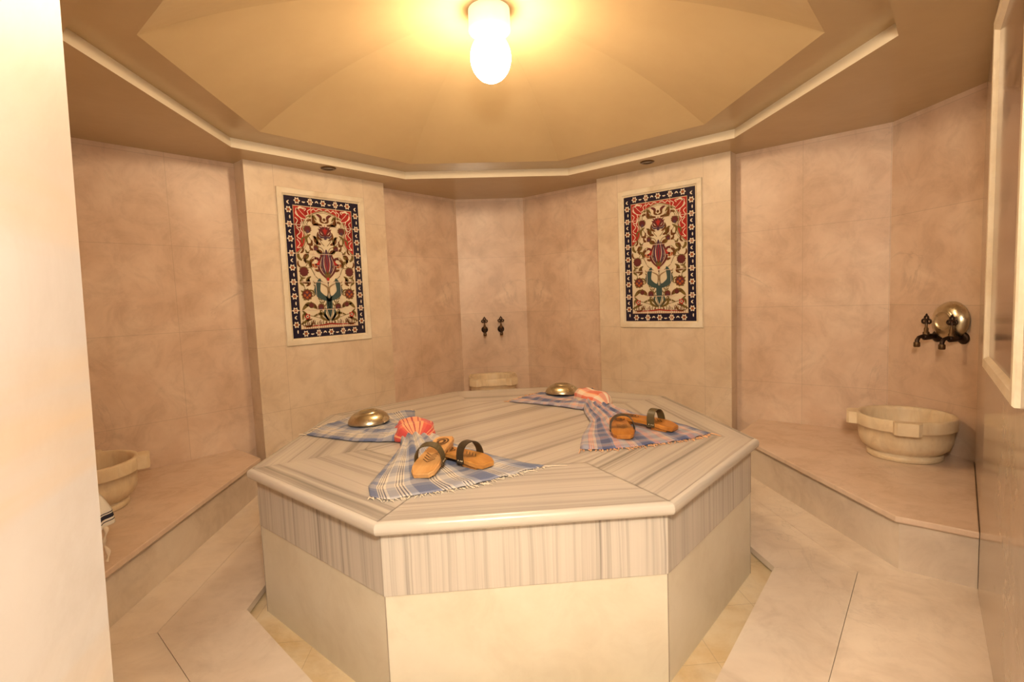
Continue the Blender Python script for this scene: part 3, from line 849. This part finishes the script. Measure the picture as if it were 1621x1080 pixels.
# ------------------------------------------------------------------ cloths
def poly_at(pts, t):
    d = [0]
    for i in range(len(pts) - 1): d.append(d[-1] + math.dist(pts[i], pts[i + 1]))
    t *= d[-1]
    for i in range(len(pts) - 1):
        if t <= d[i + 1] or i == len(pts) - 2:
            k = (t - d[i]) / max(1e-9, d[i + 1] - d[i]); k = min(1, max(0, k))
            return Vector((pts[i][0] + (pts[i + 1][0] - pts[i][0]) * k, pts[i][1] + (pts[i + 1][1] - pts[i][1]) * k))
def wing(A, B, E, NSs, NTt):
    g = []
    for i in range(NSs + 1):
        s_ = i / NSs; row = []
        for j in range(NTt + 1):
            t = j / NTt
            base = poly_at(A, s_).lerp(poly_at(B, s_), t)
            e = poly_at(E, t) - poly_at(A, 1).lerp(poly_at(B, 1), t)
            row.append(base + e * s_ ** 1.6)
        g.append(row)
    return g
def cloth(name, label, Lw, Rw, m, mf, seed, group, vw, flat):
    NSs, NTt = 34, 40
    g1 = wing(*Lw, NSs, NTt); g2 = wing(*Rw, NSs, NTt)
    rows = [(r, -i / NSs) for i, r in list(enumerate(g1))[::-1]] + [(r, i / NSs) for i, r in list(enumerate(g2))]
    P = []; U = []; acc = 0; prev = None
    for r, s_ in rows:
        mid_ = r[NTt // 2]
        if prev is not None: acc += (mid_ - prev).length
        prev = mid_
        a = abs(s_); row = []; urow = []
        side = 0 if s_ < 0 else 1
        for j, p in enumerate(r):
            t = j / NTt
            pin = max(0, 1 - a * 1.9)
            h = .004 + .040 * pin ** 1.5 * math.sin(PI * t) ** .8
            amp = .0026 + .0100 * max(0, 1 - a * 1.1)
            fr = 5.2
            wv = math.sin(2 * PI * fr * t + 2.2 * math.sin(3 * a + seed) + seed * 1.7) * .6 + noise.noise(Vector((p.x * 14, p.y * 14, seed))) * .9
            h += amp * (1 + wv)
            h += max(0, noise.noise(Vector((p.x * 7, p.y * 7, seed + 5)))) * .022 * a
            for fx, fy, fr_ in flat:
                d_ = math.hypot(p.x - fx, p.y - fy)
                k = min(1, max(0, (d_ - fr_) / .05)); h = h * k + min(h, .010) * (1 - k)
            if j in (0, NTt) or a > .985: h = min(h, .004 + .006 * abs(wv))
            row.append((p.x, p.y, ZS + h)); urow.append((acc, t * vw + .01 * seed))
        P.append(row); U.append(urow)
    mb = MB(); mb.grid(P, 0, U)
    o = mb.build(name, m)
    so = o.modifiers.new('thick', 'SOLIDIFY'); so.thickness = .0022; so.offset = 0
    tag(o, label, 'cloth', group)
    # knotted thread fringe on both end hems
    rnd = random.Random(seed)
    for endrow, nxt in ((P[0], P[3]), (P[-1], P[-4])):
        fb_ = MB()
        for j in range(0, NTt + 1):
            p = Vector(endrow[j]); d = (p - Vector(nxt[j])); d.z = 0
            d = d.normalized() if d.length > 1e-6 else Vector((0, -1, 0))
            for k in range(2):
                e = Vector((d.x + rnd.uniform(-.5, .5), d.y + rnd.uniform(-.5, .5), 0))
                L = rnd.uniform(.008, .026) * (2.6 if j in (0, NTt) else 1)
                q0 = p + Vector((rnd.uniform(-.006, .006), rnd.uniform(-.006, .006), 0)); q0.z = ZS + .004
                q1 = q0 + e * L * .5; q1.z = ZS + .0045; q2 = q0 + e * L + Vector((rnd.uniform(-.006, .006), 0, 0)); q2.z = ZS + .0025
                fb_.tube([q0, q1, q2], [.0018, .0023, .0012], 0, 5)
        f = fb_.build('fringe', mf, o); f['label'] = 'short knotted thread fringe along the hem'
    return o
GC = 'checked bath cloths laid out on the platform'
LA = [(-.560, -.420), (-.655, -.410), (-.782, -.371), (-1.050, -.200)]
LB = [(-.500, -.230), (-.545, .05), (-.569, .235)]
LE = [(-1.050, -.200), (-1.015, -.010), (-.917, .140), (-.767, .190), (-.569, .235)]
RA_ = [(-.560, -.420), (-.545, -.52), (-.560, -.715), (-.575, -.845), (-.590, -1.000), (-.565, -1.095)]
RB_ = [(-.500, -.230), (-.405, -.370), (-.300, -.545), (-.186, -.690), (-.031, -.844), (.040, -.893)]
RE_ = [(-.565, -1.095), (-.506, -1.140), (-.44, -1.115), (-.33, -1.085), (-.236, -1.055), (-.113, -.982), (-.042, -.945), (.040, -.893)]
cloth('bath_cloth', 'blue and cream checked cloth spread at the front left of the platform', (LA, LB, LE), (RA_, RB_, RE_), M_cloth1, M_fringe, 3, GC, .62, [(-.775, -.045, .12), (-.33, -.83, .13)])
LA = [(.385, .020), (.253, .160), (.117, .275), (-.010, .372)]
LB = [(.500, .230), (.550, .420), (.590, .675)]
LE = [(-.010, .372), (.172, .575), (.287, .640), (.419, .655), (.590, .675)]
RA_ = [(.385, .020), (.370, -.09), (.356, -.279), (.262, -.520), (.212, -.715)]
RB_ = [(.500, .230), (.540, .100), (.610, -.150), (.776, -.425), (.825, -.590)]
RE_ = [(.212, -.715), (.288, -.735), (.421, -.725), (.595, -.690), (.719, -.655), (.825, -.590)]
cloth('bath_cloth', 'blue and orange checked cloth spread at the back right of the platform', (LA, LB, LE), (RA_, RB_, RE_), M_cloth2, M_fringe2, 8, GC, .62, [(.345, .49, .12), (.50, -.47, .15)])

def wrap(name, c, rz, L, rw, rh, m, label, seed, yaw_bend=0):
    """small cloth folded over a bunched cloth: plump arch closing in at both mouths; local y = along the sleeve"""
    mb = MB(); P = []; U = []
    NL_, NA = 30, 36
    for i in range(NL_ + 1):
        s_ = i / NL_ * 2 - 1
        k = max(.30, (1 - abs(s_) ** 5)) * (1 - .07 * math.cos(s_ * PI * 1.0))
        row = []; ur = []
        for j in range(NA + 1):
            a = PI * j / NA
            nz_ = noise.noise(Vector((math.cos(a) * 1.5, math.sin(a) * 1.5, s_ * 1.6 + seed))) * .12 + .022 * math.sin(a * 11 + s_ * 3 + seed) * (.4 + abs(s_))
            kk = k * (1 + nz_)
            ca, sa = math.cos(a), math.sin(a)
            x = math.copysign(abs(ca) ** .75, ca) * rw * kk; z = max(0, sa) ** .7 * rh * kk + .004
            row.append((x + yaw_bend * s_ * s_, s_ * L / 2 + nz_ * .02 - .012 * sa * (s_ > .9), z)); ur.append((s_ * L / 2 + seed, a / PI * (rw + rh) * 1.6))
        P.append(row); U.append(ur)
    mb.grid(P, 0, U)
    o = mb.build(name, m); o.location = c; o.rotation_euler = (0, 0, rz)
    so = o.modifiers.new('thick', 'SOLIDIFY'); so.thickness = .003; so.offset = -1
    return tag(o, label, 'cloth', 'red cloth bands around the bath cloths')
wrap('cloth_band', (-.502, -.345, ZS), R(12), .20, .094, .078, M_red, 'bright red checked cloth band gathered around the front left cloth', 1.3)
wrap('cloth_band', (.455, .15, ZS), R(22), .29, .072, .086, M_red2, 'orange and cream checked cloth band gathered around the back right cloth', 4.1, .02)

# ------------------------------------------------------------------ sandals (local +y = toe)
def sandal(label, locn, rz, pitch, rollv, wm, strap_m, mirror=1):
    t = thing('wooden_sandal', label, 'sandal', locn, 0, 'wooden bath sandals on the platform')
    t.rotation_euler = (pitch, rollv, rz)
    L = .27
    outl = [(-.030, -.146), (.030, -.146), (.039, -.130), (.041, -.090), (.038, -.040), (.043, .015), (.051, .065), (.053, .100), (.047, .128), (.034, .1475), (-.024, .1475), (-.040, .130), (-.049, .098), (-.047, .06), (-.038, .01), (-.037, -.04), (-.041, -.090), (-.039, -.13)]
    outl = [(x * mirror, y) for x, y in outl]
    if mirror < 0: outl = outl[::-1]
    def zt(y): return .034 + .004 * math.cos((y + .02) * 14) - (max(0, y - .09) * .15)
    mb = MB()
    prof = [(0, -.002), (.003, 0)]
    n_ = len(outl)
    def ringp(d, zf): return [(x * (1 - d / .045), y * (1 - d / .135), zf(y)) for x, y in outl]
    th = .021
    P = [ringp(.006, lambda y: zt(y) - th), ringp(.001, lambda y: zt(y) - th + .003), ringp(0, lambda y: zt(y) - .004), ringp(.003, lambda y: zt(y))]
    mb.grid(P, 0, closed=True, smooth=False)
    top_ = P[-1]
    # top and bottom as strips between the two sides
    left = [p for p in top_]
    ys = [-.132, -.12, -.09, -.05, -.01, .03, .06, .085, .105, .12, .13]
    def width(y, ring_):
        xs = []
        for i in range(len(ring_)):
            a, b = ring_[i], ring_[(i + 1) % len(ring_)]
            if (a[1] - y) * (b[1] - y) <= 0 and abs(a[1] - b[1]) > 1e-9:
                xs.append(a[0] + (b[0] - a[0]) * (y - a[1]) / (b[1] - a[1]))
        return min(xs), max(xs)
    for ring_, up in ((P[-1], 1), (P[0], -1)):
        y0, y1 = min(p[1] for p in ring_) + 1e-4, max(p[1] for p in ring_) - 1e-4
        rows = []
        for k in range(15):
            y = y0 + (y1 - y0) * k / 14; a, b = width(y, ring_)
            dz = 0 if up > 0 else -th
            rows.append([(a + (b - a) * q / 6, y, zt(y) + dz - (.003 * math.sin(PI * q / 6) * max(0, math.sin((y + .135) / .27 * PI)) if up > 0 else 0)) for q in range(7)])
        mb.grid(rows, 0, smooth=True)
    # heel block and toe block
    for ya, yb, w in ((-.128, -.066, .033), (.050, .122, .037)):
        mb.prism([(-w, ya), (w, ya), (w * .96, yb), (-w * .96, yb)], 0, .017, 0)
    # burnt decoration: heel oval, chevrons under the strap
    def deco(pts, w):
        for i in range(len(pts) - 1):
            a, b = Vector(pts[i]), Vector(pts[i + 1]); d = (b - a).normalized(); nn_ = Vector((-d.y, d.x)) * w / 2
            mb.face([(p.x, p.y, zt(p.y) + .0006) for p in (a - nn_, b - nn_, b + nn_, a + nn_)], 1)
    ov = [(.027 * math.cos(2 * PI * k / 24), -.088 + .034 * math.sin(2 * PI * k / 24)) for k in range(25)]
    deco(ov[2:23], .006)
    deco([(.014 * math.cos(2 * PI * k / 16), -.088 + .020 * math.sin(2 * PI * k / 16)) for k in range(17)], .010)
    for k in range(4):
        y = .012 + .016 * k; deco([(-.024, y), (0, y + .024), (.024, y)], .0032)
    deco([(-.014, -.045), (0, -.036), (.014, -.045)], .005)
    mb.build('sole', [wm, M_burn], t)
    # strap: wide arched band over the foot
    mb = MB(); P1, P2 = [], []
    y0, w, H, X = .056, .018, .060, .0515
    NA = 22; rows = []
    for sgn_th in (0, 1):
        pass
    def arc(a, th_):
        r = X + th_; 
        x = math.cos(a); z = math.sin(a)
        return (math.copysign(abs(x) ** .85, x) * (X + th_), .026 + (abs(z) ** .9) * (H + th_))
    sec = [(-w, 0), (w, 0), (w, .0035), (-w, .0035)]
    P = []
    for k in range(NA + 1):
        a = PI * k / NA
        P.append([(arc(a, h)[0], y0 + d - .010 * math.sin(a), arc(a, h)[1] - (.010 if k in (0, NA) else 0)) for d, h in sec])
    mb.grid(P, 0, closed=True, smooth=False)
    mb.face(P[0][::-1]); mb.face(P[-1])
    st = mb.build('strap', strap_m, t)
    for sx in (-1, 1):
        mb = MB()
        for d in (-.009, .003, .012):
            mb.lathe([(0, .0022), (.0022, .0015), (.003, 0)], 0, 8, Matrix.Translation((sx * (X + .0035), y0 + d, .027)) @ Matrix.Rotation(sx * PI / 2, 4, 'Y'))
        mb.build('nail_row', M_nail, st)
    return t
def aim(toe, heel): return math.atan2(-(toe[0] - heel[0]), toe[1] - heel[1])
zc_ = ZS + .010
sandal('pale wooden sandal lying over its mate on the blue and cream cloth', (-.368, -.838, zc_ + .024), aim((-.40, -.97), (-.333, -.72)), R(-9), R(3), M_wood[0], M_leather)
sandal('honey wooden sandal with dark strap lying under its mate on the blue and cream cloth', (-.275, -.800, zc_ + .001), aim((-.215, -.86), (-.335, -.735)), R(0), R(0), M_wood[1], M_leather2, -1)
sandal('orange wooden sandal facing the camera, toe end on the blue and orange cloth', (.447, -.495, zc_ + .001), aim((.425, -.61), (.47, -.33)), R(0), R(0), M_wood[2], M_leather2)
sandal('amber wooden sandal lying sideways behind its mate on the blue and orange cloth', (.578, -.445, zc_ + .006), aim((.665, -.54), (.475, -.335)), R(-2), R(0), M_wood[3], M_leather, -1)

# ------------------------------------------------------------------ stool and towel by the door jamb
stx, sty = -1.845, -.74
st = thing('bath_stool', 'small wooden stool under the white towel, hidden by the door jamb', 'stool', (stx, sty, .235))
mb = MB(); mb.prism([(-.10, -.09), (.10, -.09), (.10, .09), (-.10, .09)], .235, .26); mb.build('seat', M_stool, st)
for sx in (-1, 1):
    for sy in (-1, 1):
        mb = MB(); mb.tube([(sx * .085, sy * .075, 0), (sx * .075, sy * .065, .236)], [.011, .013], 0, 10); mb.build('leg', M_stool, st)
mb = MB(); P = []; U = []
prof = []
zt_ = .235 + .262
pth = [(-.125, .34), (-.118, .47), (-.10, zt_ + .006), (-.02, zt_ + .010), (.08, zt_ + .009), (.118, zt_ + .002), (.136, zt_ - .02), (.150, .455), (.165, .43), (.172, .395), (.174, .372)]
d_ = 0; tot = sum(math.dist(pth[i], pth[i + 1]) for i in range(len(pth) - 1)); fine = []
for i in range(len(pth) - 1):
    for k in range(5): fine.append((pth[i][0] + (pth[i + 1][0] - pth[i][0]) * k / 5, pth[i][1] + (pth[i + 1][1] - pth[i][1]) * k / 5))
fine.append(pth[-1]); acc = 0
for i, (x, z) in enumerate(fine):
    if i: acc += math.dist(fine[i - 1], fine[i])
    row = []; ur = []
    for j in range(13):
        y = (j / 12 - .5) * .17 * (1 + .12 * max(0, x))
        row.append((stx + x + .005 * math.sin(j * 1.3) * (1 if x > .13 else .2), sty + y, z)); ur.append((y, tot - acc))
    P.append(row); U.append(ur)
mb.grid(P, 0, U)
tw = mb.build('hand_towel', M_towel); so = tw.modifiers.new('thick', 'SOLIDIFY'); so.thickness = .008; so.offset = 1
tag(tw, 'white towel with dark stripes hanging beside the door jamb on the left bench', 'towel')
mb = MB(); pts = []
for k in range(25):
    t = k / 24; pts.append((stx + .176 + .006 * math.sin(t * 9), sty + .02 + .006 * math.cos(t * 9), .378 - .135 * t))
mb.tube(pts, [.006 + .003 * math.sin(k * .8) for k in range(25)], 0, 8)
mb.build('cord', M_fringe, tw)

# ------------------------------------------------------------------ entrance hall behind the camera
M_hall = mat('hall_plaster', (.74, .68, .60), .7)
def slab_box(name, x0, x1, y0, y1, z0, z1, m, lb, cat):
    mb = MB(); mb.box(x0, x1, y0, y1, z0, z1); return struct(name, mb, m, lb, cat)
slab_box('floor_hall', -1.5, 1.5, -5.0, -2.56, -.04, 0, M_floor, 'floor of the entrance hall behind the camera', 'floor')
slab_box('ceiling_hall', -1.5, 1.5, -5.0, -2.40, 2.45, 2.5, M_hall, 'ceiling of the entrance hall behind the camera', 'ceiling')
slab_box('wall_hall_back', -1.5, 1.5, -5.1, -5.0, -.04, 2.5, M_hall, 'back wall of the entrance hall behind the camera', 'wall')
slab_box('wall_hall_left', -1.6, -1.5, -5.1, -2.05, -.04, 2.5, M_hall, 'left wall of the entrance hall behind the camera', 'wall')
slab_box('wall_hall_right', 1.5, 1.6, -5.1, -2.0, -.04, 2.5, M_hall, 'right wall of the entrance hall behind the camera', 'wall')
slab_box('wall_front', .37, 1.5, -2.62, -2.50, -.04, 2.5, M_hall, 'wall right of the entrance opening behind the camera', 'wall')
hl = thing('hall_fill_lamp', 'unseen white globe lamp added behind the camera for light from the entrance side', 'lamp', (-.135, -2.98, 2.45))  # unseen lamp, added to supply the frontal light through the doorway
HZ = -.56
mb = MB(); mb.lathe([(0, 0), (.055, 0), (.055, -.012), (.02, -.03), (0, -.03)], 0, 24); mb.build('ceiling_rose', mat('lamp_white', (.85, .85, .85), .5), hl)
mb = MB(); mb.tube([(0, 0, -.02), (0, 0, HZ + .12)], .005, 0, 8); mb.build('cord', M_bronze, hl)
mb = MB(); mb.lathe([(max(1e-4, .14 * math.sin(PI * k / 20)), HZ + .14 * math.cos(PI * k / 20)) for k in range(21)], 0, 32)
mb.build('globe', mat('lit_hall_globe', (1, 1, 1), .5, emis=(1, .855, .655), estr=93), hl)

# ------------------------------------------------------------------ world and colour management
w = bpy.data.worlds.new('world'); scene.world = w; w.use_nodes = True
w.node_tree.nodes['Background'].inputs[0].default_value = (1, .78, .55, 1)
w.node_tree.nodes['Background'].inputs[1].default_value = .02
scene.view_settings.view_transform = 'Standard'; scene.view_settings.look = 'None'
scene.view_settings.exposure = 1.56; scene.view_settings.gamma = 1; scene.view_settings.use_curve_mapping = False
scene.cycles.use_denoising = True
scene.cycles.max_bounces = 10; scene.cycles.diffuse_bounces = 3
scene.cycles.caustics_reflective = False; scene.cycles.caustics_refractive = False
scene.cycles.sample_clamp_indirect = 6
